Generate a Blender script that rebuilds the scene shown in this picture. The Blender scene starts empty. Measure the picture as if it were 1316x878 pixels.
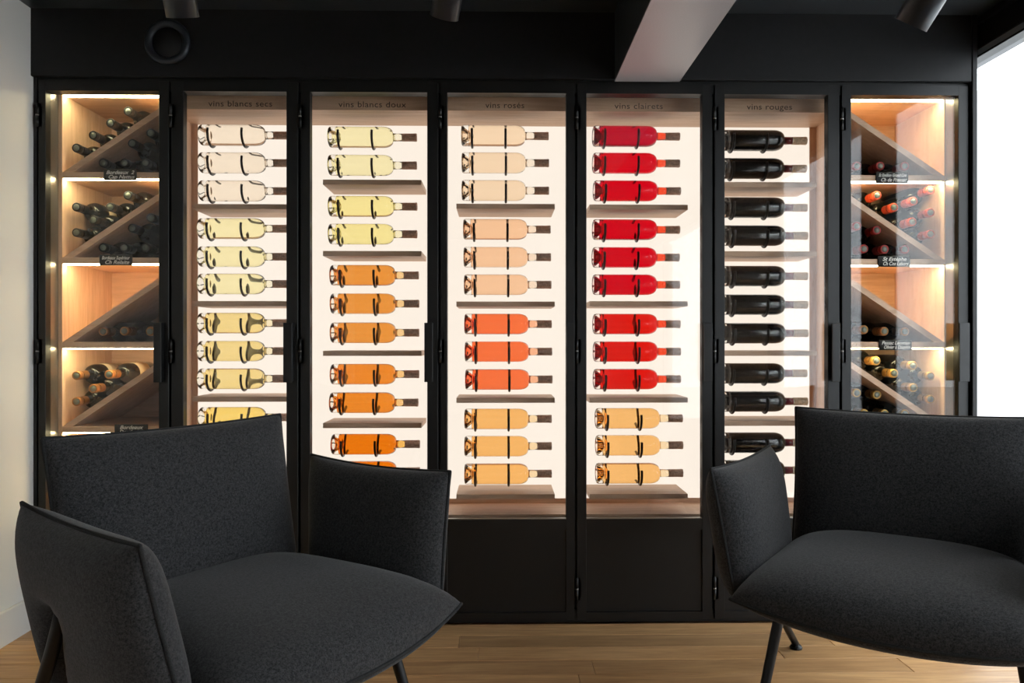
import bpy, math, random
from mathutils import Vector, Matrix

# ------------------------------------------------------------------ camera
S = bpy.context.scene
COL = S.collection
FPX, CX, CY, CAMZ, TH = 975.0, 658.0, 439.0, 0.93, math.radians(1.0)
cam_d = bpy.data.cameras.new('camera')
cam = bpy.data.objects.new('camera', cam_d)
COL.objects.link(cam)
cam.location = (0, 0, CAMZ)
cam.rotation_euler = (math.pi / 2, 0, -TH)
cam_d.sensor_width = 36.0
cam_d.lens = 36.0 * FPX / 1316.0
cam_d.clip_start = 0.02
S.camera = cam

# ------------------------------------------------------------------ world, exposure
w = bpy.data.worlds.new('sky')
S.world = w
w.use_nodes = True
w.node_tree.nodes['Background'].inputs[0].default_value = (0.89, 0.945, 1.0, 1)
w.node_tree.nodes['Background'].inputs[1].default_value = 5.2
S.view_settings.view_transform = 'Standard'
S.view_settings.look = 'None'
S.view_settings.gamma = 1.0
S.view_settings.use_curve_mapping = False
S.view_settings.exposure = 0.22
random.seed(7)


def at(u, v, Y):
    """point on the plane y = Y seen at photo pixel (u, v)"""
    xc = (u - CX) / FPX
    dx = xc * math.cos(TH) + math.sin(TH)
    dy = math.cos(TH) - xc * math.sin(TH)
    t = Y / dy
    return Vector((dx * t, Y, CAMZ - (v - CY) / FPX * t))


def PX(u, Y):
    return at(u, CY, Y).x


def PZ(v, Y, u=641):
    return at(u, v, Y).z


def lin(r, g, b):
    def f(c):
        c /= 255.0
        return c / 12.92 if c <= 0.04045 else ((c + 0.055) / 1.055) ** 2.4
    return (f(r), f(g), f(b), 1.0)


# ------------------------------------------------------------------ materials
MATS = {}


def new_mat(name):
    m = bpy.data.materials.new(name)
    m.use_nodes = True
    MATS[name] = m
    nt = m.node_tree
    return m, nt, nt.nodes['Principled BSDF']


def plain(name, col, rough=0.5, metal=0.0, spec=0.5, bump=0.0, bscale=200.0, vary=0.0):
    m, nt, p = new_mat(name)
    p.inputs['Base Color'].default_value = col
    p.inputs['Roughness'].default_value = rough
    p.inputs['Metallic'].default_value = metal
    p.inputs['Specular IOR Level'].default_value = spec
    tc = nt.nodes.new('ShaderNodeTexCoord')
    n = nt.nodes.new('ShaderNodeTexNoise')
    n.inputs['Scale'].default_value = bscale
    n.inputs['Detail'].default_value = 4
    nt.links.new(tc.outputs['Object'], n.inputs['Vector'])
    if vary:
        r = nt.nodes.new('ShaderNodeValToRGB')
        r.color_ramp.elements[0].color = tuple(c * (1 - vary) for c in col[:3]) + (1,)
        r.color_ramp.elements[1].color = tuple(min(1, c * (1 + vary)) for c in col[:3]) + (1,)
        r.color_ramp.elements[0].position = 0.3
        r.color_ramp.elements[1].position = 0.7
        nt.links.new(n.outputs['Fac'], r.inputs[0])
        nt.links.new(r.outputs[0], p.inputs['Base Color'])
    if bump:
        b = nt.nodes.new('ShaderNodeBump')
        b.inputs['Strength'].default_value = bump
        b.inputs['Distance'].default_value = 0.001
        nt.links.new(n.outputs['Fac'], b.inputs['Height'])
        nt.links.new(b.outputs[0], p.inputs['Normal'])
    return m


def wood(name, dark, light, axis='X', rough=0.45, scale=1.0, rand=0.25):
    m, nt, p = new_mat(name)
    L = nt.links.new
    tc = nt.nodes.new('ShaderNodeTexCoord')
    oi = nt.nodes.new('ShaderNodeObjectInfo')
    mul = nt.nodes.new('ShaderNodeMath'); mul.operation = 'MULTIPLY'; mul.inputs[1].default_value = 37.0
    L(oi.outputs['Random'], mul.inputs[0])
    add = nt.nodes.new('ShaderNodeVectorMath'); add.operation = 'ADD'
    L(tc.outputs['Object'], add.inputs[0]); L(mul.outputs[0], add.inputs[1])
    mp = nt.nodes.new('ShaderNodeMapping')
    sc = {'X': (1.4, 16, 16), 'Y': (16, 1.4, 16), 'Z': (16, 16, 1.4)}[axis]
    mp.inputs['Scale'].default_value = tuple(s * scale for s in sc)
    L(add.outputs[0], mp.inputs['Vector'])
    n1 = nt.nodes.new('ShaderNodeTexNoise')
    n1.inputs['Scale'].default_value = 1.6; n1.inputs['Detail'].default_value = 7
    n1.inputs['Roughness'].default_value = 0.62; n1.inputs['Distortion'].default_value = 1.1
    L(mp.outputs[0], n1.inputs['Vector'])
    n2 = nt.nodes.new('ShaderNodeTexNoise')
    n2.inputs['Scale'].default_value = 9.0; n2.inputs['Detail'].default_value = 5
    L(mp.outputs[0], n2.inputs['Vector'])
    mx = nt.nodes.new('ShaderNodeMix'); mx.data_type = 'FLOAT'
    mx.inputs[0].default_value = 0.3
    L(n1.outputs['Fac'], mx.inputs[2]); L(n2.outputs['Fac'], mx.inputs[3])
    r = nt.nodes.new('ShaderNodeValToRGB')
    r.color_ramp.elements[0].position = 0.34; r.color_ramp.elements[0].color = dark
    r.color_ramp.elements[1].position = 0.66; r.color_ramp.elements[1].color = light
    L(mx.outputs[0], r.inputs[0])
    hsv = nt.nodes.new('ShaderNodeHueSaturation')
    mr = nt.nodes.new('ShaderNodeMapRange')
    mr.inputs['To Min'].default_value = 1 - rand; mr.inputs['To Max'].default_value = 1 + rand
    L(oi.outputs['Random'], mr.inputs[0]); L(mr.outputs[0], hsv.inputs['Value'])
    L(r.outputs[0], hsv.inputs['Color']); L(hsv.outputs[0], p.inputs['Base Color'])
    p.inputs['Roughness'].default_value = rough
    b = nt.nodes.new('ShaderNodeBump'); b.inputs['Strength'].default_value = 0.12; b.inputs['Distance'].default_value = 0.001
    L(mx.outputs[0], b.inputs['Height']); L(b.outputs[0], p.inputs['Normal'])
    return m


def emit(name, col, strength):
    m, nt, p = new_mat(name)
    p.inputs['Base Color'].default_value = (0.12, 0.12, 0.12, 1)
    p.inputs['Emission Color'].default_value = col
    p.inputs['Emission Strength'].default_value = strength
    return m


def glass(name, col, ior, rough=0.0):
    m, nt, p = new_mat(name)
    nt.nodes.remove(p)
    g = nt.nodes.new('ShaderNodeBsdfGlass')
    g.inputs['Color'].default_value = col
    g.inputs['IOR'].default_value = ior
    g.inputs['Roughness'].default_value = rough
    nt.links.new(g.outputs[0], nt.nodes['Material Output'].inputs[0])
    return m


def pane_mat(name, tint=(0.925, 0.925, 0.92, 1), f0=0.036):
    m, nt, p = new_mat(name)
    nt.nodes.remove(p)
    L = nt.links.new
    geo = nt.nodes.new('ShaderNodeNewGeometry')
    dot = nt.nodes.new('ShaderNodeVectorMath'); dot.operation = 'DOT_PRODUCT'
    L(geo.outputs['Normal'], dot.inputs[0]); L(geo.outputs['Incoming'], dot.inputs[1])
    ab = nt.nodes.new('ShaderNodeMath'); ab.operation = 'ABSOLUTE'; L(dot.outputs['Value'], ab.inputs[0])
    om = nt.nodes.new('ShaderNodeMath'); om.operation = 'SUBTRACT'; om.inputs[0].default_value = 1.0; L(ab.outputs[0], om.inputs[1])
    pw = nt.nodes.new('ShaderNodeMath'); pw.operation = 'POWER'; pw.inputs[1].default_value = 5.0; L(om.outputs[0], pw.inputs[0])
    ma = nt.nodes.new('ShaderNodeMath'); ma.operation = 'MULTIPLY_ADD'
    ma.inputs[1].default_value = 1 - f0; ma.inputs[2].default_value = f0; L(pw.outputs[0], ma.inputs[0])
    t = nt.nodes.new('ShaderNodeBsdfTransparent'); t.inputs[0].default_value = tint
    g = nt.nodes.new('ShaderNodeBsdfGlossy'); g.inputs['Roughness'].default_value = 0.0
    ms = nt.nodes.new('ShaderNodeMixShader')
    L(ma.outputs[0], ms.inputs[0]); L(t.outputs[0], ms.inputs[1]); L(g.outputs[0], ms.inputs[2])
    L(ms.outputs[0], nt.nodes['Material Output'].inputs[0])
    return m


def felt(name):
    m, nt, p = new_mat(name)
    L = nt.links.new
    tc = nt.nodes.new('ShaderNodeTexCoord')
    n = nt.nodes.new('ShaderNodeTexNoise'); n.inputs['Scale'].default_value = 420; n.inputs['Detail'].default_value = 3
    L(tc.outputs['Object'], n.inputs['Vector'])
    n2 = nt.nodes.new('ShaderNodeTexNoise'); n2.inputs['Scale'].default_value = 190; n2.inputs['Detail'].default_value = 4
    L(tc.outputs['Object'], n2.inputs['Vector'])
    mx = nt.nodes.new('ShaderNodeMix'); mx.data_type = 'FLOAT'; mx.inputs[0].default_value = 0.45
    L(n.outputs['Fac'], mx.inputs[2]); L(n2.outputs['Fac'], mx.inputs[3])
    r = nt.nodes.new('ShaderNodeValToRGB')
    r.color_ramp.elements[0].position = 0.36; r.color_ramp.elements[0].color = (0.011, 0.0112, 0.0117, 1)
    r.color_ramp.elements[1].position = 0.66; r.color_ramp.elements[1].color = (0.056, 0.055, 0.057, 1)
    L(mx.outputs[0], r.inputs[0]); L(r.outputs[0], p.inputs['Base Color'])
    p.inputs['Roughness'].default_value = 0.95
    p.inputs['Specular IOR Level'].default_value = 0.15
    p.inputs['Sheen Weight'].default_value = 0.12
    p.inputs['Sheen Roughness'].default_value = 0.5
    b = nt.nodes.new('ShaderNodeBump'); b.inputs['Strength'].default_value = 0.35; b.inputs['Distance'].default_value = 0.0015
    L(mx.outputs[0], b.inputs['Height']); L(b.outputs[0], p.inputs['Normal'])
    return m


M_oak = wood('cabinet_oak', (0.64, 0.41, 0.265, 1), (0.88, 0.61, 0.43, 1), 'X', 0.5, 1.0, 0.08)
M_oakz = wood('cabinet_oak_upright', (0.64, 0.41, 0.265, 1), (0.88, 0.61, 0.43, 1), 'Z', 0.5, 1.0, 0.05)
M_floor = wood('floor_oak', (0.36, 0.185, 0.075, 1), (0.66, 0.40, 0.185, 1), 'X', 0.42, 0.9, 0.22)
M_black = plain('black_metal', (0.005, 0.0048, 0.0046, 1), 0.42, 0.0, 0.4, 0.05, 350)
M_header = plain('black_stained_wood', (0.007, 0.007, 0.0078, 1), 0.5, 0, 0.35, 0.3, 60, 0.2)
M_ceil = plain('black_ceiling_paint', (0.028, 0.031, 0.034, 1), 0.33, 0, 0.5, 0.02, 60)
M_wall = plain('off_white_paint', (0.74, 0.73, 0.69, 1), 0.7, 0, 0.3, 0.08, 120)
M_back = plain('grey_paint', (0.38, 0.365, 0.35, 1), 0.7, 0, 0.3, 0.05, 120)
M_base = plain('white_lacquer', (0.76, 0.75, 0.71, 1), 0.4, 0, 0.4, 0.02, 80)
M_beam = plain('grey_soffit_paint', (0.42, 0.40, 0.41, 1), 0.36, 0.15, 0.5, 0.1, 300, 0.06)
M_alu = plain('grey_aluminium', (0.42, 0.45, 0.47, 1), 0.35, 0.6, 0.5, 0.02, 300)
M_steel = plain('worn_steel', (0.30, 0.28, 0.26, 1), 0.28, 0.9, 0.5, 0.05, 300)
M_lamp = plain('anthracite_lamp', (0.020, 0.024, 0.030, 1), 0.30, 0.3, 0.5, 0.02, 300)
M_pane = pane_mat('door_glass')
M_wpane = pane_mat('window_glass', (0.98, 0.99, 0.99, 1), 0.04)
PANEL = (1.0, 0.89, 0.775)
M_panel = emit('backlit_diffuser', PANEL + (1,), 1.03)
M_led = emit('warm_led', (1.0, 0.88, 0.50, 1), 47.0)
M_lens = plain('lamp_lens', (0.30, 0.29, 0.27, 1), 0.15, 0.0, 0.5)
M_bglass = glass('clear_bottle_glass', (1.0, 1.0, 0.99, 1), 1.46)
M_dglass = plain('dark_bottle_glass', (0.004, 0.0045, 0.0035, 1), 0.03, 0, 0.45, 0.0, 50)
M_cork = plain('brown_stopper', (0.58, 0.38, 0.28, 1), 0.6, 0, 0.4, 0.4, 160, 0.35)
M_tan = plain('tan_stopper', (0.80, 0.58, 0.40, 1), 0.6, 0, 0.4, 0.4, 160, 0.3)
M_clip = plain('black_clip', (0.008, 0.008, 0.009, 1), 0.3, 0, 0.5, 0.02, 300)
M_capblk = plain('black_capsule', (0.005, 0.005, 0.0055, 1), 0.30, 0, 0.4, 0.03, 300)
M_capred = plain('red_capsule', (0.42, 0.022, 0.02, 1), 0.32, 0.15, 0.5, 0.05, 200)
M_capora = plain('orange_red_capsule', (0.55, 0.07, 0.025, 1), 0.32, 0.15, 0.5, 0.05, 200)
M_capgold = plain('copper_gold_capsule', (0.45, 0.20, 0.06, 1), 0.3, 0.5, 0.5, 0.05, 200)
M_capyel = plain('gold_capsule', (0.50, 0.30, 0.08, 1), 0.28, 0.6, 0.5, 0.05, 200)
M_capend = plain('grey_green_cap_end', (0.20, 0.23, 0.20, 1), 0.35, 0.3, 0.5, 0.05, 200)
M_paper = plain('cream_paper_label', (0.62, 0.52, 0.36, 1), 0.7, 0, 0.3, 0.05, 200, 0.1)
M_slate = plain('slate_tag', (0.018, 0.018, 0.020, 1), 0.6, 0, 0.3, 0.1, 200)
M_chalk = plain('white_chalk_ink', (0.95, 0.93, 0.88, 1), 0.8)
M_engr = plain('engraved_dark_wood', (0.07, 0.042, 0.026, 1), 0.8)
M_felt = felt('charcoal_wool_felt')
M_pipe = plain('charcoal_piping', (0.022, 0.022, 0.0225, 1), 0.9, 0, 0.2, 0.3, 400, 0.3)
M_leg = plain('black_powder_coat', (0.004, 0.0045, 0.006, 1), 0.38, 0, 0.3, 0.03, 400)
M_ext = plain('white_render', (0.72, 0.72, 0.715, 1), 0.9, 0, 0.2, 0.05, 20)
M_pave = plain('pale_paving', (0.60, 0.60, 0.595, 1), 0.9, 0, 0.2, 0.1, 30, 0.15)


# ------------------------------------------------------------------ mesh helpers
class MB:
    def __init__(s):
        s.v, s.f, s.sm = [], [], []

    def add(s, vs, fs, smooth=False):
        o = len(s.v)
        s.v += [tuple(v) for v in vs]
        s.f += [tuple(i + o for i in f) for f in fs]
        s.sm += [smooth] * len(fs)
        return s

    def box(s, x0, x1, y0, y1, z0, z1, b=0.0):
        x0, x1 = min(x0, x1), max(x0, x1)
        y0, y1 = min(y0, y1), max(y0, y1)
        z0, z1 = min(z0, z1), max(z0, z1)
        if b <= 0:
            vs = [(x, y, z) for x in (x0, x1) for y in (y0, y1) for z in (z0, z1)]
            fs = [(0, 1, 3, 2), (4, 6, 7, 5), (0, 4, 5, 1), (2, 3, 7, 6), (0, 2, 6, 4), (1, 5, 7, 3)]
            return s.add(vs, fs)
        # chamfered box
        xs, ys, zs = (x0, x1), (y0, y1), (z0, z1)
        vs, idx = [], {}
        for i in (0, 1):
            for j in (0, 1):
                for k in (0, 1):
                    sx, sy, sz = (1 - 2 * i) * b, (1 - 2 * j) * b, (1 - 2 * k) * b
                    for a, p in enumerate([(xs[i], ys[j] + sy, zs[k] + sz), (xs[i] + sx, ys[j], zs[k] + sz), (xs[i] + sx, ys[j] + sy, zs[k])]):
                        idx[i, j, k, a] = len(vs); vs.append(p)
        fs = []
        for i in (0, 1):
            q = [idx[i, j, k, 0] for j, k in ((0, 0), (0, 1), (1, 1), (1, 0))]; fs.append(q if i == 0 else q[::-1])
            q = [idx[j, i, k, 1] for j, k in ((0, 0), (1, 0), (1, 1), (0, 1))]; fs.append(q if i == 0 else q[::-1])
            q = [idx[j, k, i, 2] for j, k in ((0, 0), (0, 1), (1, 1), (1, 0))]; fs.append(q if i == 0 else q[::-1])
        for i in (0, 1):
            for j in (0, 1):
                fs.append((idx[i, j, 0, 0], idx[i, j, 1, 0], idx[i, j, 1, 1], idx[i, j, 0, 1]))
                fs.append((idx[i, 0, j, 0], idx[i, 1, j, 0], idx[i, 1, j, 2], idx[i, 0, j, 2]))
                fs.append((idx[0, i, j, 1], idx[1, i, j, 1], idx[1, i, j, 2], idx[0, i, j, 2]))
                for k in (0, 1):
                    fs.append((idx[i, j, k, 0], idx[i, j, k, 1], idx[i, j, k, 2]))
        return s.add(vs, fs)

    def lathe(s, prof, axis=(1, 0, 0), org=(0, 0, 0), n=28, smooth=True):
        """prof: list of (t, r) along axis; r=0 at an end closes it"""
        ax = Vector(axis).normalized()
        a = Vector((0, 0, 1)) if abs(ax.z) < 0.9 else Vector((1, 0, 0))
        e1 = ax.cross(a).normalized(); e2 = ax.cross(e1)
        org = Vector(org)
        vs, rings = [], []
        for t, r in prof:
            if r <= 1e-7:
                rings.append([len(vs)]); vs.append(org + ax * t)
            else:
                rings.append(list(range(len(vs), len(vs) + n)))
                for i in range(n):
                    q = 2 * math.pi * i / n
                    vs.append(org + ax * t + (e1 * math.cos(q) + e2 * math.sin(q)) * r)
        fs = []
        for A, B in zip(rings, rings[1:]):
            for i in range(n):
                j = (i + 1) % n
                if len(A) == 1 and len(B) == 1:
                    continue
                if len(A) == 1:
                    fs.append((A[0], B[i], B[j]))
                elif len(B) == 1:
                    fs.append((A[i], B[0], A[j]))
                else:
                    fs.append((A[i], B[i], B[j], A[j]))
        return s.add(vs, fs, smooth)

    def tube(s, pts, r, n=8, closed=False, caps=True):
        pts = [Vector(p) for p in pts]
        rs = r if isinstance(r, (list, tuple)) else [r] * len(pts)
        m = len(pts)
        vs, up = [], None
        for i, p in enumerate(pts):
            if closed:
                t = pts[(i + 1) % m] - pts[i - 1]
            else:
                t = pts[min(i + 1, m - 1)] - pts[max(i - 1, 0)]
            t.normalize()
            if up is None:
                up = Vector((0, 0, 1)) if abs(t.z) < 0.9 else Vector((1, 0, 0))
            e1 = (up - t * up.dot(t)).normalized(); e2 = t.cross(e1); up = e1
            for k in range(n):
                q = 2 * math.pi * k / n
                vs.append(p + (e1 * math.cos(q) + e2 * math.sin(q)) * rs[i])
        fs = []
        for i in range(m if closed else m - 1):
            a, b = i * n, ((i + 1) % m) * n
            for k in range(n):
                l = (k + 1) % n
                fs.append((a + k, a + l, b + l, b + k))
        if caps and not closed:
            fs.append(tuple(range(n))[::-1]); fs.append(tuple(range((m - 1) * n, m * n)))
        return s.add(vs, fs, True)

    def mesh(s, name, mat):
        me = bpy.data.meshes.new(name)
        me.from_pydata(s.v, [], s.f)
        me.polygons.foreach_set('use_smooth', s.sm)
        me.materials.append(mat)
        bm_fix(me)
        return me

    def build(s, name, mat, parent=None, **tags):
        return obj(name, s.mesh(name, mat), parent, **tags)


def bm_fix(me):
    import bmesh
    b = bmesh.new(); b.from_mesh(me)
    bmesh.ops.recalc_face_normals(b, faces=b.faces)
    b.to_mesh(me); b.free(); me.update()


def obj(name, data, parent=None, **tags):
    o = bpy.data.objects.new(name, data)
    COL.objects.link(o)
    if parent:
        o.parent = parent
    for k, v in tags.items():
        if v is not None:
            o[k] = v
    return o


def empty(name, loc, label, category, group=None, rz=0.0):
    o = obj(name, None, None, label=label, category=category, group=group)
    o.location = loc
    o.rotation_euler = (0, 0, rz)
    o.empty_display_size = 0.05
    return o


def tagged(o, label, category, group=None):
    o['label'] = label; o['category'] = category
    if group:
        o['group'] = group
    return o


def struct(o):
    o['kind'] = 'structure'
    return o


def box(name, mat, x0, x1, y0, y1, z0, z1, parent=None, b=0.0, origin=True):
    """box mesh whose object origin is its centre"""
    c = Vector(((x0 + x1) / 2, (y0 + y1) / 2, (z0 + z1) / 2))
    m = MB().box(x0 - c.x, x1 - c.x, y0 - c.y, y1 - c.y, z0 - c.z, z1 - c.z, b)
    o = m.build(name, mat, parent)
    o.location = c
    return o


def text_mesh(body, size, mat, shear=0.0, spacing=1.0, depth=0.0003, bold=0.0):
    cu = bpy.data.curves.new('lettering', 'FONT')
    cu.body = body; cu.size = size; cu.shear = shear; cu.space_character = spacing
    cu.extrude = depth; cu.offset = bold; cu.align_x = 'CENTER'; cu.align_y = 'CENTER'; cu.resolution_u = 3
    t = bpy.data.objects.new('lettering_curve', cu)
    COL.objects.link(t)
    dg = bpy.context.evaluated_depsgraph_get()
    me = bpy.data.meshes.new_from_object(t.evaluated_get(dg))
    bpy.data.objects.remove(t); bpy.data.curves.remove(cu)
    me.name = 'lettering'
    me.materials.clear(); me.materials.append(mat)
    return me


# ------------------------------------------------------------------ key planes
YD = 2.50                      # front of the doors
YR, YRB = 2.60, 2.93           # rack front, rack back
YF, YS, YP = 2.63, 2.624, 2.80  # fascia, shelf front, backlit panel
XL = PX(42, YD)                # left wall
XR = PX(1253, YD)              # right end of the cabinet
ZC = PZ(17, YD)                # ceiling
YB = -3.0                      # rear of the room
XW = XR + 0.012                # window wall

# ------------------------------------------------------------------ the room
fl = struct(box('floor', M_floor, XL - 0.1, XW + 0.05, YB - 0.1, 3.0, -0.08, -0.012))
pitch = 0.0945
rows = int((2.56 - YB) / pitch) + 1
y_seam = 2.305
k0 = int((2.56 - y_seam) / pitch) + 1
r_ = random.Random(11)
plank_cache = {}
for k in range(-k0, rows):
    y1 = y_seam - k * pitch
    y0 = y1 - pitch
    if y1 > 2.56 or y0 < YB:
        continue
    x = XL - r_.uniform(0.1, 1.2)
    while x < XW:
        ln = r_.choice([0.9, 1.15, 1.4, 1.7])
        xa, xb = max(x, XL), min(x + ln, XW + 0.03)
        if xb - xa > 0.03:
            key = round(xb - xa, 4)
            if key not in plank_cache:
                h = key / 2 - 0.0005
                plank_cache[key] = MB().box(-h, h, -pitch / 2 + 0.0005, pitch / 2 - 0.0005, -0.012, 0, 0.0012).mesh('plank', M_floor)
            o = obj('plank', plank_cache[key], fl)
            o.location = ((xa + xb) / 2, (y0 + y1) / 2, 0)
        x += ln
for o in fl.children:
    o.location -= fl.location

struct(box('ceiling', M_ceil, XL - 0.1, XW + 0.3, YB - 0.1, 3.0, ZC, ZC + 0.1))
struct(box('wall_left', M_wall, XL - 0.1, XL, YB - 0.1, 3.0, -0.01, ZC + 0.005))
bb = struct(box('baseboard_left', M_base, XL - 0.002, XL + 0.012, YB, YD + 0.02, -0.005, 0.105, b=0.003))
struct(box('wall_back', M_wall, XL - 0.1, XW + 0.1, 2.97, 3.07, -0.05, ZC + 0.02))
struct(box('wall_rear', M_back, XL - 0.1, XW + 0.1, YB - 0.1, YB, -0.05, ZC + 0.02))

# glazed right side
zr0, zr1 = PZ(62, YD, 1253), PZ(38, YD, 1253)
win = struct(box('window_1', M_black, XW, XW + 0.05, YB, 2.96, zr0, ZC + 0.004))
o = box('rail_lip', M_black, XW - 0.014, XW + 0.002, YB, YD - 0.01, zr1 + 0.012, zr1 + 0.022, win)
o.location -= win.location
o = box('glazing_bead', M_alu, XW + 0.006, XW + 0.04, YB, 2.96, PZ(70, YD, 1253), zr0 + 0.001, win)
o.location -= win.location
o = box('gasket', M_black, XW + 0.004, XW + 0.042, YB, 2.96, PZ(72.5, YD, 1253), PZ(70, YD, 1253) + 0.0005, win)
o.location -= win.location
zg = PZ(72.5, YD, 1253)
for ya, yb in ((1.70, 1.90), (0.54, 0.60), (-0.86, -0.80), (-2.36, -2.30)):
    o = box('mullion', M_black, XW + 0.002, XW + 0.06, ya, yb, 0.04, zg + 0.002, win, b=0.003)
    o.location -= win.location
for ya, yb in ((1.90, 2.96), (0.60, 1.70), (-2.30, -0.86)):
    o = box('glass_pane', M_wpane, XW + 0.02, XW + 0.026, ya - 0.002, yb + 0.002, 0.04, zg + 0.001, win)
    o.location -= win.location
o = box('sill', M_black, XW + 0.001, XW + 0.06, YB, 2.96, -0.02, 0.042, win)
o.location -= win.location

wr = struct(box('wall_right_added', M_wall, XW + 0.001, XW + 0.10, -0.80, 0.54, -0.02, zg + 0.002))  # unseen solid stretch, added to keep daylight off the cabinet fronts
o = box('wall_section_added', M_wall, XW + 0.001, XW + 0.10, YB - 0.05, -2.36, -0.02, zg + 0.002, wr)  # further added stretch behind the camera, cuts daylight too
o.location -= wr.location

# outdoors
struct(box('ground', M_pave, XW + 0.06, 14, -12, 14, -0.14, -0.10))
ext = box('garden_wall', M_ext, 1.9, 9.0, 6.0, 6.25, -0.12, PZ(112, 6.0), b=0.01)
tagged(ext, 'white rendered wall standing outside beyond the glazed side of the room', 'wall')

# black header, end panel and fillers
z_hb = PZ(102.5, YD)
struct(box('trim_1', M_header, XL, PX(1246, YD), YD - 0.012, 2.97, z_hb, ZC + 0.002, b=0.0015))
struct(box('trim_2', M_header, PX(1246.6, YD), XR, YD - 0.014, 2.97, 0.0, ZC + 0.002, b=0.0015))
struct(box('trim_3', M_black, XL - 0.001, PX(46.5, YD), YD + 0.004, 2.97, 0.0, z_hb + 0.001))

# ceiling beam
bz = PZ(104, YD - 0.012)
bx0, bx1 = PX(790, YD - 0.012), PX(873, YD - 0.012)
beam = struct(box('beam', M_ceil, bx0, bx1, YB, YD - 0.011, bz + 0.006, ZC + 0.002))
o = box('soffit_plate', M_beam, bx0, bx1, YB, YD - 0.012, bz, bz + 0.0065, beam)
o.location -= beam.location

# ------------------------------------------------------------------ cabinets
z_dt = PZ(107, YD)             # door top
z_gt = PZ(119.3, YD)           # glass top
z_gb = PZ(668, YD)             # glass bottom
z_db = PZ(797, YD)             # door bottom
SEAM = [47.5, 218.5, 384.5, 564.5, 740, 917, 1080.5, 1246]
GLASS = [(58.5, 204), (235.6, 368), (398.5, 549), (574.8, 727.7), (753.8, 902.5), (931.4, 1064), (1094, 1231.8)]
HAND = [(198, 208), (364.5, 376), (545.5, 556), (728, 738), (904, 915), (1069, 1079), (1232, 1245)]

rack_l = empty('wine_rack_cabinet', (PX(140, YD), YR, 0), 'built-in wine rack cabinet with diagonal oak dividers beside the off-white wall', 'cabinet')
disp = empty('wine_display_cabinet', (PX(641, YD), YR, 0), 'wide backlit wine display cabinet with five black framed glass doors', 'cabinet')
rack_r = empty('wine_rack_cabinet', (PX(1150, YD), YR, 0), 'built-in wine rack cabinet with diagonal oak dividers beside the bright window', 'cabinet')
OWN = [rack_l, disp, disp, disp, disp, disp, rack_r]


def part(parent, name, mat, x0, x1, y0, y1, z0, z1, b=0.0):
    o = box(name, mat, x0, x1, y0, y1, z0, z1, parent, b)
    base = parent.location.copy()
    q = parent.parent
    while q:
        base += q.location; q = q.parent
    o.location -= base
    return o


def attach(o, parent):
    o.parent = parent
    base = parent.location.copy()
    q = parent.parent
    while q:
        base += q.location; q = q.parent
    o.location -= base
    return o


# doors
for i, own in enumerate(OWN):
    x0, x1 = PX(SEAM[i] + 1.6, YD), PX(SEAM[i + 1] - 1.6, YD)
    g0, g1 = PX(GLASS[i][0], YD), PX(GLASS[i][1], YD)
    yf, yb = YD, YD + 0.03
    m = MB()
    m.box(x0, g0, yf, yb, z_db, z_dt, 0.001)
    m.box(g1, x1, yf, yb, z_db, z_dt, 0.001)
    m.box(g0 - 0.001, g1 + 0.001, yf + 0.0003, yb, z_gt, z_dt - 0.0003)
    m.box(g0 - 0.001, g1 + 0.001, yf + 0.0003, yb, z_gb - 0.036, z_gb)
    m.box(g0 - 0.001, g1 + 0.001, yf + 0.0003, yb, z_db + 0.0003, z_db + 0.024)
    c = Vector(((x0 + x1) / 2, yf, z_db))
    m.v = [(a - c.x, b_ - c.y, d - c.z) for a, b_, d in m.v]
    door = m.build('door', M_black)
    door.location = c
    attach(door, own)
    part(door, 'glass_pane', M_pane, g0 - 0.004, g1 + 0.004, yf + 0.012, yf + 0.018, z_gb - 0.004, z_gt + 0.004)
    part(door, 'lower_panel', M_black, g0 - 0.002, g1 + 0.002, yf + 0.007, yf + 0.02, z_db + 0.02, z_gb - 0.032)
    part(door, 'glazing_strip', M_steel, g0, g1, yf + 0.002, yf + 0.011, z_gb - 0.0005, z_gb + 0.003)
    h0, h1 = PX(HAND[i][0], YD - 0.02), PX(HAND[i][1], YD - 0.02)
    hm = MB().box(h0, h1, yf - 0.026, yf - 0.020, PZ(491, YD - 0.02), PZ(415, YD - 0.02), 0.0008)
    hm.box(h1 - 0.006, h1, yf - 0.021, yf + 0.001, PZ(491, YD - 0.02) + 0.0005, PZ(415, YD - 0.02) - 0.0005)
    hc = Vector(((h0 + h1) / 2, yf, PZ(453, YD - 0.02)))
    hm.v = [(a - hc.x, b_ - hc.y, d - hc.z) for a, b_, d in hm.v]
    ho = hm.build('handle', M_black); ho.location = hc; attach(ho, door)
    xh = PX(SEAM[i] + 1.2, YD)
    for va, vb in ((136, 166), (436, 467), (743, 772)):
        za, zb_ = PZ(vb, YD), PZ(va, YD)
        hm = MB()
        zm = (za + zb_) / 2
        hm.lathe([(za - zm, 0), (za - zm, 0.0052), (-0.001, 0.0052), (-0.001, 0.0042), (0.001, 0.0042), (0.001, 0.0052), (zb_ - zm, 0.0052), (zb_ - zm, 0)], (0, 0, 1), n=12)
        hm.box(-0.001, 0.014, 0.002, 0.006, za - zm, zb_ - zm)
        ho = hm.build('hinge', M_black); ho.location = (xh, yf - 0.002, zm); attach(ho, door)
        rg = MB().lathe([(-0.0022, 0), (-0.0022, 0.0058), (0.0022, 0.0058), (0.0022, 0)], (0, 0, 1), n=12).build('bearing_ring', M_steel)
        rg.location = (xh, yf - 0.002, zm)
        # sub-part of the cabinet (door > hinge is already the third level)
        attach(rg, own)

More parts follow.
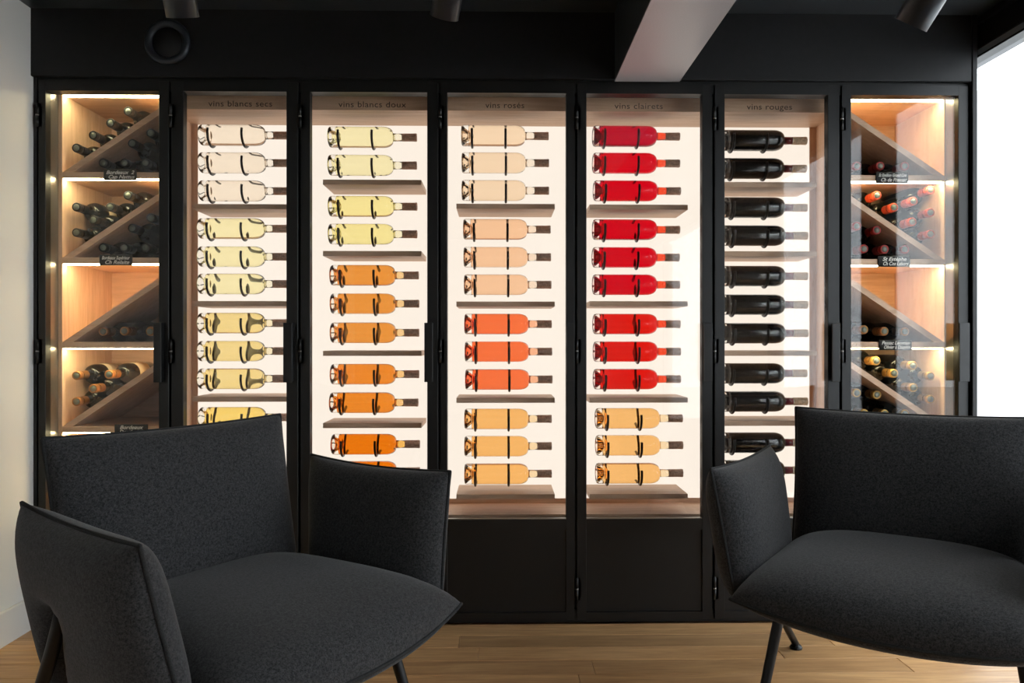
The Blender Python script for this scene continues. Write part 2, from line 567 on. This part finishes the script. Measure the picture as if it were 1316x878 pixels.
# posts behind the door joints, plinth, top rail
for i in range(1, 7):
    xs = PX(SEAM[i], YD)
    part(disp, 'post', M_black, xs - 0.017, xs + 0.017, YD + 0.031, YD + 0.075, 0.0, z_hb + 0.001)
for own, a, b_ in ((rack_l, 46.5, 218.5), (disp, 218.5, 1080.5), (rack_r, 1080.5, 1246.6)):
    xa, xb = PX(a, YD), PX(b_, YD)
    part(own, 'plinth', M_black, xa, xb, YD + 0.008, YD + 0.05, 0.0, z_db + 0.03)
    part(own, 'top_rail', M_black, xa, xb, YD + 0.008, YD + 0.05, z_dt - 0.03, z_hb + 0.002)

# --- racks
X_NL, X_NR = PX(247, YP), PX(1048, YP)       # inner side faces of the display niche
Z_NT = PZ(144.5, YF)                         # niche top
Z_NF = PZ(660, YF)                           # niche floor top
SHELF_V = [223.2, 332.0, 439.6, 547.0]
ZS = [PZ(v, YR) for v in SHELF_V]
ZS = [ZS[0], ZS[1], ZS[2], ZS[3], ZS[3] - (ZS[2] - ZS[3])]
ZR_T = PZ(124.5, YR)
ST = 0.021
RX = {}
for own, side in ((rack_l, -1), (rack_r, 1)):
    if side < 0:
        xi0, xi1 = PX(80, YR), X_NL - 0.032
        xo0, xo1 = PX(64, YR), xi1 + 0.012
    else:
        xi0, xi1 = X_NR + 0.032, PX(1213.5, YR)
        xo0, xo1 = xi0 - 0.012, PX(1229, YR)
    RX[side] = (xi0, xi1)
    part(own, 'side_panel', M_oakz, xo0, xi0, YR, YRB, 0.09, ZR_T + 0.02, 0.0008)
    part(own, 'side_panel', M_oakz, xi1, xo1, YR, YRB, 0.09, ZR_T + 0.02, 0.0008)
    part(own, 'back_panel', M_oak, xo0, xo1, YRB, YRB + 0.018, 0.09, ZR_T + 0.02)
    part(own, 'top_panel', M_oak, xi0, xi1, YR, YRB, ZR_T, ZR_T + 0.02)
    part(own, 'bottom_panel', M_oak, xi0, xi1, YR, YRB, 0.09, 0.11)
    # metal lining between the rack and the door
    if side < 0:
        part(own, 'reveal_strip', M_steel, PX(57.5, YD + 0.03), PX(57.5, YD + 0.03) + 0.004, YD + 0.032, YR, 0.09, ZR_T + 0.02)
    else:
        part(own, 'reveal_strip', M_steel, PX(1232, YD + 0.03) - 0.004, PX(1232, YD + 0.03), YD + 0.032, YR, 0.09, ZR_T + 0.02)
    led_z = [ZR_T] + [z - ST for z in ZS]
    for z in ZS:
        part(own, 'shelf', M_oak, xi0, xi1, YR, YRB, z - ST, z, 0.0008)
    for z in led_z:
        part(own, 'led_strip', M_led, xi0 + 0.004, xi1 - 0.004, YR + 0.003, YR + 0.021, z - 0.0035, z + 0.0005)
    # diagonal dividers
    levels = ZS
    for z in levels:
        hgt = (xi1 - xi0 - 0.032) * 0.675
        th_ = 0.019
        L_ = math.hypot(xi1 - xi0 - 0.032, hgt)
        ang = math.atan2(hgt, xi1 - xi0 - 0.032)
        # in-plane coordinates along +x (left rack), mirrored for the right rack
        up = th_ / math.cos(ang)
        lenx = xi1 - xi0
        a0 = 0.034
        poly = [(a0, 0.0), (lenx, (lenx - a0) * math.tan(ang)), (lenx, (lenx - a0) * math.tan(ang) + up), (a0 - up / math.tan(ang), 0.0)]
        ctr = Vector(((xi0 + xi1) / 2, (YR + YRB) / 2, z))
        vs = []
        for yy in (YR + 0.003, YRB):
            for px_, pz_ in poly:
                xx = xi0 + px_ if side < 0 else xi1 - px_
                vs.append((xx - ctr.x, yy - ctr.y, pz_))
        fs = [(0, 1, 2, 3), (4, 7, 6, 5)] + [(k, (k + 1) % 4 + 0, (k + 1) % 4 + 4, k + 4) for k in range(4)]
        d = MB().add(vs, fs).build('diagonal_divider', M_oak)
        d.location = ctr
        attach(d, own)

# --- display niche
part(disp, 'side_panel', M_oakz, X_NL - 0.019, X_NL, YF, YP + 0.02, Z_NF - 0.05, Z_NT + 0.04)
part(disp, 'side_panel', M_oakz, X_NR, X_NR + 0.019, YF, YP + 0.02, Z_NF - 0.05, Z_NT + 0.04)
part(disp, 'fascia', M_oak, X_NL - 0.0195, X_NR + 0.0195, YF - 0.018, YF, Z_NT, z_gt + 0.06)
part(disp, 'top_panel', M_oak, X_NL, X_NR, YF - 0.001, YP + 0.02, Z_NT + 0.0002, Z_NT + 0.02)
part(disp, 'bottom_panel', M_oak, X_NL - 0.0195, X_NR + 0.0195, YF - 0.018, YP + 0.02, Z_NF - 0.019, Z_NF)
part(disp, 'back_panel', M_header, X_NL - 0.02, X_NR + 0.02, YP + 0.02, YP + 0.04, 0.05, z_gt + 0.06)
part(disp, 'batten', M_oakz, X_NL, PX(254, YP - 0.004), YP - 0.004, YP + 0.02, Z_NF, Z_NT + 0.0005)
part(disp, 'batten', M_oakz, PX(1040.5, YP - 0.004), X_NR, YP - 0.004, YP + 0.02, Z_NF, Z_NT + 0.0005)
part(disp, 'batten', M_oak, PX(254, YP - 0.004), PX(1040.5, YP - 0.004), YP - 0.004, YP + 0.02, Z_NF - 0.0005, PZ(641, YP - 0.004))
part(disp, 'backlit_panel', M_panel, X_NL + 0.005, X_NR - 0.005, YP, YP + 0.012, Z_NF + 0.002, Z_NT + 0.0005)

SHX = [(247, 374), (415, 541.5), (586.5, 713), (757.8, 884), (923, 1049.6)]
SHV = [[262.3, 387, 510], [231, 322.6, 451, 543.8], [262, 387.6, 511.4, 635.5], [263, 387.2, 511.2, 635], [234, 323, 451, 541]]
for c in range(5):
    xa, xb = PX(SHX[c][0], YS), PX(SHX[c][1], YS)
    if c == 0:
        xa = max(xa, X_NL - 0.001)
    for v in SHV[c]:
        z = PZ(v, YS, (SHX[c][0] + SHX[c][1]) / 2)
        part(disp, 'shelf', M_oak, xa, xb, YS, YP + 0.001, z - 0.0175, z, 0.0006)

# lettering on the fascia
for txt, ua, ub in (('vins blancs secs', 268, 350), ('vins blancs doux', 435, 522), ('vins ros\u00e9s', 624, 674), ('vins clairets', 790, 852), ('vins rouges', 960, 1018)):
    me = text_mesh(txt, 0.030, M_engr, 0, 1.05)
    wd = max(v.co.x for v in me.vertices) - min(v.co.x for v in me.vertices)
    yy = YF - 0.0184
    want = PX(ub, yy) - PX(ua, yy)
    k = want / wd
    for v in me.vertices:
        v.co.x *= k; v.co.y *= 0.95
    o = obj('lettering', me)
    o.rotation_euler = (math.pi / 2, 0, 0)
    o.location = at((ua + ub) / 2, 135.6 + ((ua + ub) / 2 - 640) * 0.006, yy)
    attach(o, disp)

# ------------------------------------------------------------------ displayed bottles
BL, BR_ = 0.310, 0.0368
prof_out = [(0.032, 0), (0.030, 0.007), (0.023, 0.014), (0.010, 0.0225), (0.002, 0.0275), (0.0, 0.030), (0.001, 0.0330), (0.004, 0.0355), (0.009, BR_), (0.04, BR_), (0.12, BR_), (0.190, BR_)]
for k in range(1, 9):
    q = k / 8 * math.pi / 2
    prof_out.append((0.190 + 0.036 * math.sin(q) , 0.0150 + (BR_ - 0.0150) * math.cos(q) ** 0.9))
prof_out += [(0.230, 0.0140), (0.240, 0.0136), (0.262, 0.0134), (0.262, 0)]
gi = 0.0028
prof_in = [(0.044, 0), (0.042, 0.007), (0.036, 0.016), (0.029, 0.024), (0.026, 0.029), (0.027, 0.0320), (0.031, BR_ - gi), (0.05, BR_ - gi), (0.12, BR_ - gi), (0.190, BR_ - gi)]
for k in range(1, 9):
    q = k / 8 * math.pi / 2
    prof_in.append((0.190 + 0.034 * math.sin(q), 0.0115 + (BR_ - gi - 0.0115) * math.cos(q) ** 0.9))
prof_in += [(0.2285, 0.0108), (0.2285, 0)]
prof_st = [(0.258, 0), (0.258, 0.0136), (0.262, 0.0139), (0.300, 0.0139), (0.302, 0.0144), (0.308, 0.0144), (BL, 0.0135), (BL, 0)]
ME_glass = MB().lathe(prof_out, n=36).mesh('wine_bottle', M_bglass)
ME_stop = MB().lathe(prof_st, n=20).mesh('stopper', M_cork)
ME_stop_t = MB().lathe(prof_st, n=20).mesh('stopper', M_tan)
prof_neck = [(0.2285, 0), (0.2285, 0.0110), (0.257, 0.0110), (0.257, 0)]
LIQ = {}
GAIN = (1.25, 1.10, 1.18)


def liquid(rgb):
    if rgb not in LIQ:
        c = lin(*rgb)
        q = tuple(min(1.0, math.sqrt(max(c[k], 0.0004) / PANEL[k] * GAIN[k])) for k in range(3)) + (1,)
        mt = glass('wine_%d_%d_%d' % rgb, q, 1.345 / 1.46)
        nk = glass('neck_wine_%d_%d_%d' % rgb, (tuple(x ** 0.38 for x in q[:3]) if rgb[1] > 40 else (0.97, 0.30, 0.19)) + (1,), 1.345 / 1.46)
        LIQ[rgb] = (MB().lathe(prof_in, n=36).mesh('wine', mt), MB().lathe(prof_neck, n=16).mesh('neck_wine', nk))
    return LIQ[rgb]


ME_dark = None
m_, nt_, p_ = new_mat('deep_red_wine')
p_.inputs['Base Color'].default_value = (0.010, 0.006, 0.008, 1); p_.inputs['Roughness'].default_value = 0.08
ME_dark = MB().lathe(prof_in, n=36).mesh('wine', m_)
M_neckred = plain('burgundy_neck', (0.34, 0.025, 0.05, 1), 0.2, 0, 0.5)
ME_dneck = MB().lathe(prof_neck, n=16).mesh('neck_wine', M_neckred)

# clip: strip hook that leaves the panel, runs under the bottle and rises in front of it
RC = BR_ + 0.0042
pts = [(0, YP - 2.70 + 0.001, 0.0), (0, RC + 0.008, 0.0), (0, RC + 0.001, -0.004)]
for k in range(1, 19):
    q = math.radians(-k * (202 / 18))
    pts.append((0, RC * math.cos(q), RC * math.sin(q)))
ME_clip = MB().tube(pts, 0.0044, 8).mesh('bottle_clip', M_clip)

BX = [[258, 258, 258, 257, 257, 257, 257, 257, 257, 258],
      [423, 423, 423.5, 423.5, 425.5, 426, 426, 426, 425, 427, 427],
      [593, 593.5, 593.5, 595.5, 596, 596.5, 597, 597.5, 598, 597, 597, 597],
      [762, 762, 763, 762, 761.5, 762, 762.5, 763, 763, 765.5, 766, 766],
      [925.5, 925, 926, 926.5, 926.5, 926.5, 927, 925.5, 926.5, 926, 926]]
BV = [[174, 209.5, 245.5, 294, 330, 365, 415.4, 451.3, 486.8, 536.5],
      [176.6, 212.6, 265.5, 301, 354, 390.4, 427.7, 481, 517.5, 571, 606],
      [174.8, 209.5, 245, 295, 330.6, 366, 416.6, 452, 487.7, 538.5, 573.5, 609],
      [175.4, 210, 245.5, 295.4, 331, 366, 416.6, 452, 487.3, 537.8, 572.4, 608.2],
      [180.9, 216.8, 267, 303, 355, 391.7, 428.4, 480, 516, 569, 604.5]]
iv1, iv2, iv3, iv4 = (240, 224, 194), (236, 227, 168), (226, 208, 132), (230, 204, 104)
py1, py2 = (238, 228, 172), (234, 224, 146)
am1, am2, am3 = (218, 146, 58), (220, 134, 40), (218, 118, 14)
pe1, pe2, co, ap = (248, 212, 172), (246, 194, 148), (246, 112, 58), (238, 180, 100)
cr1, cr2, cr3, ap2 = (168, 4, 34), (196, 4, 24), (206, 24, 14), (238, 184, 108)
dk = None
BC = [[iv1] * 3 + [iv2] * 3 + [iv3] * 3 + [iv4],
      [py1] * 2 + [py2] * 2 + [am1] * 3 + [am2] * 2 + [am3] * 2,
      [pe1] * 3 + [pe2] * 3 + [co] * 3 + [ap] * 3,
      [cr1] + [cr2] * 5 + [cr3] * 3 + [ap2] * 3,
      [dk] * 11]
CN = {iv1: 'ivory white', iv2: 'pale straw', iv3: 'yellow straw', iv4: 'golden straw', py1: 'pale lemon', py2: 'lemon yellow',
      am1: 'amber', am2: 'deep amber', am3: 'burnt amber', pe1: 'pale peach', pe2: 'peach pink', co: 'coral', ap: 'apricot',
      cr1: 'dark crimson', cr2: 'crimson', cr3: 'scarlet', ap2: 'light apricot', dk: 'dark red'}
ORD = ['topmost', 'second', 'third', 'fourth', 'fifth', 'sixth', 'seventh', 'eighth', 'ninth', 'tenth', 'eleventh', 'twelfth']
BAY = ['vins blancs secs', 'vins blancs doux', 'vins ros\u00e9s', 'vins clairets', 'vins rouges']
YBOT = 2.70
for c in range(5):
    for j, (u, v, rgb) in enumerate(zip(BX[c], BV[c], BC[c])):
        p = at(u, v, YBOT)
        cen = at(u + 56, v, YBOT)
        b = obj('wine_bottle', ME_glass)
        b.location = (p.x, YBOT, cen.z)
        pos = ORD[j] + (' bottle' if j == 0 else ' bottle from the top')
        tagged(b, '%s wine, %s under the lettering %s' % (CN[rgb], pos, BAY[c]), 'wine bottle', 'bottles clipped in front of the backlit panel')
        if rgb is None:
            obj('wine', ME_dark, b); obj('neck_wine', ME_dneck, b); obj('stopper', ME_stop_t, b)
        else:
            a_, n_ = liquid(rgb)
            obj('wine', a_, b)
            obj('neck_wine', n_, b)
            obj('stopper', ME_stop, b)
        b.rotation_euler.x = random.uniform(0, 6.28)
        for fr in (0.124, 0.505):
            k = obj('bottle_clip', ME_clip)
            k.location = (p.x + BL * fr, YBOT, cen.z)
            attach(k, disp)

# ------------------------------------------------------------------ racked bottles
RB_L, RB_R = 0.295, 0.0358
prof_rb = [(0.0, 0), (0.0, 0.0150), (0.055, 0.0148), (0.082, 0.0152), (0.090, 0.0165)]
for k in range(1, 9):
    q = k / 8 * math.pi / 2
    prof_rb.append((0.090 + 0.034 * (1 - math.cos(q)) , 0.0165 + (RB_R - 0.0165) * math.sin(q)))
prof_rb += [(0.20, RB_R), (0.286, RB_R), (0.293, RB_R - 0.003), (RB_L, RB_R - 0.009), (RB_L, 0)]
ME_rb = MB().lathe(prof_rb, (0, 1, 0), n=28).mesh('wine_bottle', M_dglass)
prof_cap = [(-0.0010, 0.0104), (-0.0018, 0.0112), (-0.0018, 0.0138), (0.0, 0.0152), (0.020, 0.0154), (0.0205, 0.0149), (0.056, 0.0155), (0.057, 0.0145)]
ME_cap = {n: MB().lathe(prof_cap, (0, 1, 0), n=22).mesh('capsule', m) for n, m in (('black', M_capblk), ('red', M_capred), ('orange', M_capora), ('gold', M_capgold), ('yellow', M_capyel))}
ME_end = MB().lathe([(-0.0014, 0), (-0.0014, 0.0106), (0.004, 0.0106), (0.004, 0)], (0, 1, 0), n=20).mesh('cap_end', M_capend)
ME_lab = MB().lathe([(0.150, RB_R), (0.150, RB_R + 0.0006), (0.235, RB_R + 0.0006), (0.235, RB_R)], (0, 1, 0), n=28).mesh('paper_label', M_paper)
YC = YR + 0.020


def racked(side, row, kind, where, caps, comp):
    rx0, rx1 = RX[side]
    beside = 'beside the off-white wall' if side < 0 else 'beside the bright window'
    cap = {'black': 'black', 'red': 'red', 'orange': 'orange red', 'gold': 'copper', 'yellow': 'gold'}[kind]
    # settle the bottles: apart from each other, off the shelf, the side walls and the diagonal board
    P = [[at(c[0], c[1], YC).x, at(c[0], c[1], YC).z] for c in caps]
    lx, tn = rx1 - rx0, 0.675
    an = math.atan(tn)
    upv = 0.019 / math.cos(an)
    for it in range(200):
        for i in range(len(P)):
            for j in range(i):
                dx, dz = P[i][0] - P[j][0], P[i][1] - P[j][1]
                d = math.hypot(dx, dz)
                if d < 2 * RB_R + 0.0004:
                    k = (2 * RB_R + 0.0004 - d) / d / 2
                    P[i][0] += dx * k; P[i][1] += dz * k; P[j][0] -= dx * k; P[j][1] -= dz * k
        for q in P:
            q[0] = min(max(q[0], rx0 + RB_R + 0.001), rx1 - RB_R - 0.001)
            q[1] = max(q[1], ZS[row] + RB_R + 0.0004)
            a = q[0] - rx0 if side < 0 else rx1 - q[0]
            low = ZS[row] + (a - 0.034) * tn
            if where == 'above':
                need = low + upv + (RB_R + 0.0004) / math.cos(an) - q[1]
            else:
                need = low - RB_R * 0.62 / math.cos(an) - q[1]
            if (where == 'above' and need > 0) or (where == 'under' and need < 0):
                q[1] += need * math.cos(an) ** 2
                q[0] += -need * math.sin(an) * math.cos(an) * (1 if side < 0 else -1)
    for (u, v, desc, *lab), (x, z) in zip(caps, P):
        b = obj('wine_bottle', ME_rb)
        b.location = (x, YC, z)
        tagged(b, '%s capped bottle %s, %s compartment %s' % (cap, desc, comp, beside), 'wine bottle', 'bottles in the %s compartment %s' % (comp, beside))
        obj('capsule', ME_cap[kind], b)
        obj('cap_end', ME_end, b)
        if lab:
            obj('paper_label', ME_lab, b)


UP = ['lowest on the diagonal', 'second up the diagonal', 'third up the diagonal', 'highest on the diagonal']
racked(-1, 0, 'black', 'above', [(94, 188, UP[0]), (119.5, 174, UP[1]), (141, 159, UP[2]), (163, 144, UP[3])], 'top')
racked(-1, 0, 'black', 'under', [(127, 210, 'under the diagonal tip'), (154.5, 210, 'second along the shelf'), (182, 210, 'third along the shelf'), (169, 187.5, 'lower of two above the shelf row'), (197, 187, 'upper one above the shelf row')], 'top')
racked(-1, 1, 'black', 'above', [(94, 266.5, 'topmost against the side wall', 1), (141.5, 266.5, 'third up the diagonal'), (164, 251.5, 'highest on the diagonal'), (119, 282.5, 'second up the diagonal'), (97, 298, 'lowest on the diagonal')], 'second')
racked(-1, 1, 'black', 'under', [(126, 318, 'under the diagonal tip'), (153, 318, 'second along the shelf'), (180.5, 318, 'third along the shelf'), (167, 295.5, 'lower of two above the shelf row'), (194, 295.5, 'upper one above the shelf row')], 'second')
racked(-1, 2, 'gold', 'under', [(126, 426, 'under the diagonal tip'), (154, 426, 'in the middle of the row'), (193, 426, 'farthest from the diagonal tip')], 'third')
racked(-1, 3, 'gold', 'above', [(96.5, 483.5, 'topmost against the side wall', 1), (137, 484, 'highest on the diagonal', 1), (118, 499, 'second up the diagonal'), (97, 513.5, 'lowest on the diagonal')], 'fourth')
racked(1, 0, 'red', 'under', [(1101, 214.5, 'farthest from the diagonal tip'), (1131, 214.5, 'in the middle of the row'), (1164.5, 214.5, 'under the diagonal tip')], 'top')
racked(1, 1, 'orange', 'above', [(1127.5, 251.5, 'highest on the diagonal', 1), (1149.5, 266, 'third up the diagonal', 1), (1177, 257, 'between the topmost and the diagonal'), (1198, 247, 'topmost against the side wall'), (1198, 274, 'middle one against the side wall'), (1173.5, 284, 'second up the diagonal'), (1198, 301, 'lowest against the side wall')], 'second')
racked(1, 1, 'red', 'under', [(1105, 294, 'higher one above the shelf row'), (1132, 297, 'just under the diagonal board'), (1113.5, 320, 'farthest along the shelf row'), (1141, 320, 'in the middle of the shelf row'), (1168.5, 320, 'under the diagonal tip')], 'second')
racked(1, 2, 'gold', 'under', [(1113, 424, 'farthest from the diagonal tip'), (1143, 427, 'in the middle of the row'), (1170, 427, 'under the diagonal tip')], 'third')
racked(1, 3, 'yellow', 'above', [(1126, 464, 'highest on the diagonal', 1), (1150, 479.5, 'third up the diagonal'), (1173, 471, 'on top between its neighbours'), (1198, 484, 'topmost against the side wall'), (1176, 497.5, 'second up the diagonal'), (1198, 513, 'lowest against the side wall')], 'fourth')
racked(1, 3, 'yellow', 'under', [(1098, 507, 'higher one above the shelf row'), (1125, 507.5, 'just under the diagonal board'), (1114, 531, 'farthest along the shelf row'), (1142.5, 529, 'in the middle of the shelf row'), (1170, 532, 'under the diagonal tip')], 'fourth')

# ------------------------------------------------------------------ chalk tags on the shelf edges
TAGS = [(133, 175, 217.5, 231.5, 'Bordeaux  2', 'Cap Nattus', 'top shelf edge beside the off-white wall'),
        (127.5, 169.5, 327.5, 341, 'Bordeaux Sup\u00e9rieur', 'Ch Relaite', 'second shelf edge beside the off-white wall'),
        (147, 189.5, 545.5, 559, 'Bordeaux', 'Doutha N\u00b02', 'fourth shelf edge beside the off-white wall'),
        (1126, 1167.5, 221, 235.5, 'St Emilion Grand Cru', 'Ch de Pressac', 'top shelf edge beside the bright window'),
        (1128.5, 1170, 329, 343, 'St Est\u00e8phe', 'Ch Cos Labory', 'second shelf edge beside the bright window'),
        (1130, 1172, 437, 450, 'Pessac L\u00e9ognan', 'Olivier \u00e0 Dauphin', 'third shelf edge beside the bright window')]
for ua, ub, va, vb, t1, t2, where in TAGS:
    yt = YR - 0.0045
    a, b_ = at(ua, va, yt), at(ub, vb, yt)
    tg = box('chalk_tag', M_slate, a.x, b_.x, yt, YR + 0.0008, b_.z, a.z, b=0.0012)
    tagged(tg, 'small slate tag chalked %s hung on %s' % (t2, where), 'tag', 'chalk tags on the rack shelves')
    for s_, fy, wfrac in ((t1, 0.70, 0.86), (t2, 0.28, 0.80)):
        me = text_mesh(s_, 0.0185, M_chalk, 0.35, 1.0, 0.0002, 0.0003)
        wd = max(v.co.x for v in me.vertices) - min(v.co.x for v in me.vertices)
        k = (b_.x - a.x) * wfrac / wd
        if len(s_) < 12:
            k = min(k, 1.05)
        ys = min(1.0, k * 1.5) * 0.95
        for v in me.vertices:
            v.co.x *= k; v.co.y *= ys
        o = obj('handwriting', me, tg)
        o.rotation_euler = (math.pi / 2, 0, 0)
        o.location = ((0.0 if fy > 0.5 else 0.004), -(YR + 0.0008 - yt) / 2 - 0.0002, (fy - 0.5) * (a.z - b_.z))

# ------------------------------------------------------------------ round air valve on the header
vc = at(216, 55, YD - 0.012)
pxm = (YD - 0.012) / FPX
av = empty('air_vent', vc, 'round black air valve on the black header above the doors', 'vent')
R_o, R_i = 29.5 * pxm, 19.5 * pxm
MB().lathe([(0.001, R_o - 0.004), (-0.004, R_o), (-0.012, R_o - 0.004), (-0.016, (R_o + R_i) / 2 + 0.004), (-0.014, R_i + 0.004), (-0.008, R_i), (0.001, R_i - 0.001)], (0, 1, 0), n=48).build('rim', M_lamp, av)
MB().lathe([(0.0005, R_i), (-0.002, R_i), (-0.002, R_i - 0.006), (-0.004, R_i - 0.008), (-0.005, 0)], (0, 1, 0), n=40).build('valve_disc', M_header, av)


# ------------------------------------------------------------------ ceiling spotlights
def spotlight(u, v, wpx, lean, label, back=0.14):
    dia = 0.078
    Y = FPX * dia / wpx
    bot = at(u, v, Y)
    t = empty('ceiling_spotlight', (bot.x, Y, ZC), label, 'spotlight', 'ceiling spotlights')
    ax = Vector((-lean, -back, ZC - bot.z)).normalized()   # from the lamp mouth upwards
    r = dia / 2
    org = Vector((0, 0, bot.z - ZC))
    Lc = 0.19
    MB().lathe([(0.010, 0), (0.010, r - 0.004), (0.0, r - 0.003), (0.0, r), (Lc, r), (Lc + 0.002, r - 0.003), (Lc + 0.002, 0)], ax, org, 32).build('lamp_body', M_lamp, t)
    MB().lathe([(0.0125, 0), (0.0125, r - 0.006), (0.0095, r - 0.006), (0.0095, 0)], ax, org, 24).build('lens', M_lens, t)
    top = org + ax * (Lc * 0.8)
    MB().tube([top + Vector((0, 0, -0.005)), (top.x, top.y, -0.016)], 0.010, 10).build('stem', M_lamp, t)
    MB().lathe([(0.002, 0), (0.002, 0.045), (-0.018, 0.045), (-0.020, 0.042), (-0.020, 0)], (0, 0, 1), (top.x, top.y, 0), 24).build('canopy', M_lamp, t)
    return t


spotlight(235, 22, 40, 0.0, 'straight hanging black cylinder ceiling spotlight in front of the round air valve')
spotlight(571, 22, 37, -0.055, 'slightly tilted black cylinder ceiling spotlight beside the grey beam soffit')
spotlight(1170, 32, 44, -0.15, 'strongly tilted black cylinder ceiling spotlight near the glazed side', 0.24)

# ------------------------------------------------------------------ armchairs
def pillow(c00, c10, c11, c01, tf, tb, ku=0.05, kv=0.05, n=30, pw=4.0, q=0.5, warp=None, groove=None):
    c00, c10, c11, c01 = map(Vector, (c00, c10, c11, c01))
    nrm = (c10 - c00 + c11 - c01).cross(c01 - c00 + c11 - c10).normalized()

    def P(u, v):
        a = u * (1 - ku * (1 - v * v)); b = v * (1 - kv * (1 - u * u))
        s_, t_ = (a + 1) / 2, (b + 1) / 2
        p = c00 * (1 - s_) * (1 - t_) + c10 * s_ * (1 - t_) + c11 * s_ * t_ + c01 * (1 - s_) * t_
        if warp:
            p = p + Vector(warp(u, v))
        return p
    ss = [math.sin((2 * i / n - 1) * math.pi / 2) for i in range(n + 1)]
    vs, idx_f, idx_b = [], {}, {}
    for i in range(n + 1):
        for j in range(n + 1):
            u, v = ss[i], ss[j]
            h = (max(0, 1 - abs(u) ** pw) * max(0, 1 - abs(v) ** pw)) ** q
            p = P(u, v)
            hf = h
            if groove:
                gu, gv, gr, ga = groove
                dv = max(0.0, v - gv)
                gu = gu * (1 + 1.0 * max(0.0, gv - v))
                hf = h * (1 - ga * math.exp(-(((u - gu) / gr) ** 2 + (dv / gr) ** 2)))
            idx_f[i, j] = len(vs); vs.append(p + nrm * tf * hf)
            if 0 < i < n and 0 < j < n:
                idx_b[i, j] = len(vs); vs.append(p - nrm * tb * h)
            else:
                idx_b[i, j] = idx_f[i, j]
    fs = []
    for i in range(n):
        for j in range(n):
            fs.append((idx_f[i, j], idx_f[i + 1, j], idx_f[i + 1, j + 1], idx_f[i, j + 1]))
            fs.append((idx_b[i, j], idx_b[i, j + 1], idx_b[i + 1, j + 1], idx_b[i + 1, j]))
    per = [P(ss[i], -1) for i in range(n)] + [P(1, ss[j]) for j in range(n)] + [P(ss[n - i], 1) for i in range(n)] + [P(-1, ss[n - j]) for j in range(n)]
    return MB().add(vs, fs, True), per


def cushion(name, parent, *a, **k):
    m, per = pillow(*a, **k)
    o = m.build(name, M_felt, parent)
    MB().tube(per, 0.0042, 7, closed=True).build('piping', M_pipe, o)
    return o


def armchair(loc, rz, label):
    t = empty('armchair', (loc[0], loc[1], 0), label, 'armchair', 'charcoal felt armchairs', rz)
    cushion('seat_cushion', t, (-0.312, -0.306, 0.350), (0.312, -0.306, 0.350), (0.285, 0.235, 0.345), (-0.285, 0.235, 0.345),
            0.105, 0.045, ku=0.03, kv=-0.13, q=0.42, pw=3.2, warp=lambda u, v: (0, 0, -0.024 * (1 - u * u) * (1 - v) / 2))
    cushion('back_cushion', t, (-0.285, 0.185, 0.345), (0.285, 0.185, 0.345), (0.290, 0.258, 0.741), (-0.290, 0.258, 0.741),
            0.055, 0.06, ku=0.02, kv=0.035, q=0.5)
    for s in (-1, 1):
        A = [(s * 0.318, -0.245, 0.325), (s * 0.300, 0.150, 0.275), (s * 0.350, 0.206, 0.634), (s * 0.384, -0.221, 0.624)]
        cushion('arm_cushion', t, *(A if s > 0 else [A[1], A[0], A[3], A[2]]), 0.060, 0.062, ku=0.02, kv=0.06, q=0.5,
                groove=(s * 0.30, 0.02, 0.17, 0.85))
    # under-frame and splayed legs
    fr = MB()
    fr.box(-0.22, 0.22, -0.17, -0.14, 0.285, 0.310, 0.004)
    fr.box(-0.22, 0.22, 0.12, 0.15, 0.285, 0.310, 0.004)
    fr.box(-0.235, -0.205, -0.16, 0.14, 0.286, 0.309, 0.004)
    fr.box(0.205, 0.235, -0.16, 0.14, 0.286, 0.309, 0.004)
    fr.build('under_frame', M_leg, t)
    for s in (-1, 1):
        for top, bot in (((s * 0.235, -0.15, 0.31), (s * 0.280, -0.225, 0.012)), ((s * 0.366, 0.030, 0.480), (s * 0.318, 0.390, 0.012))):
            mid = Vector(top).lerp(Vector(bot), 0.34)
            if bot[1] > 0:
                mid = Vector((s * 0.365, 0.098, 0.305))
            path = [Vector(top) * (1 - q) ** 2 + mid * 2 * q * (1 - q) + Vector(bot) * q * q if bot[1] > 0 else Vector(top).lerp(Vector(bot), q) for q in [k / 10 for k in range(11)]]
            lg = MB().tube(path, [0.0130 - 0.0025 * k / 10 for k in range(11)], 14).build('leg', M_leg, t)
            MB().lathe([(0, 0), (0, 0.018), (0.004, 0.019), (0.009, 0.016), (0.014, 0.011), (0.016, 0)], (0, 0, 1), (bot[0], bot[1], 0), 18).build('foot', M_leg, lg)
    return t


armchair((-0.510, 1.586), math.radians(56.6), 'charcoal wool felt armchair turned towards the window, beside the off-white wall')
armchair((0.950, 1.782), math.radians(-33.5), 'charcoal wool felt armchair in front of the rack by the window')
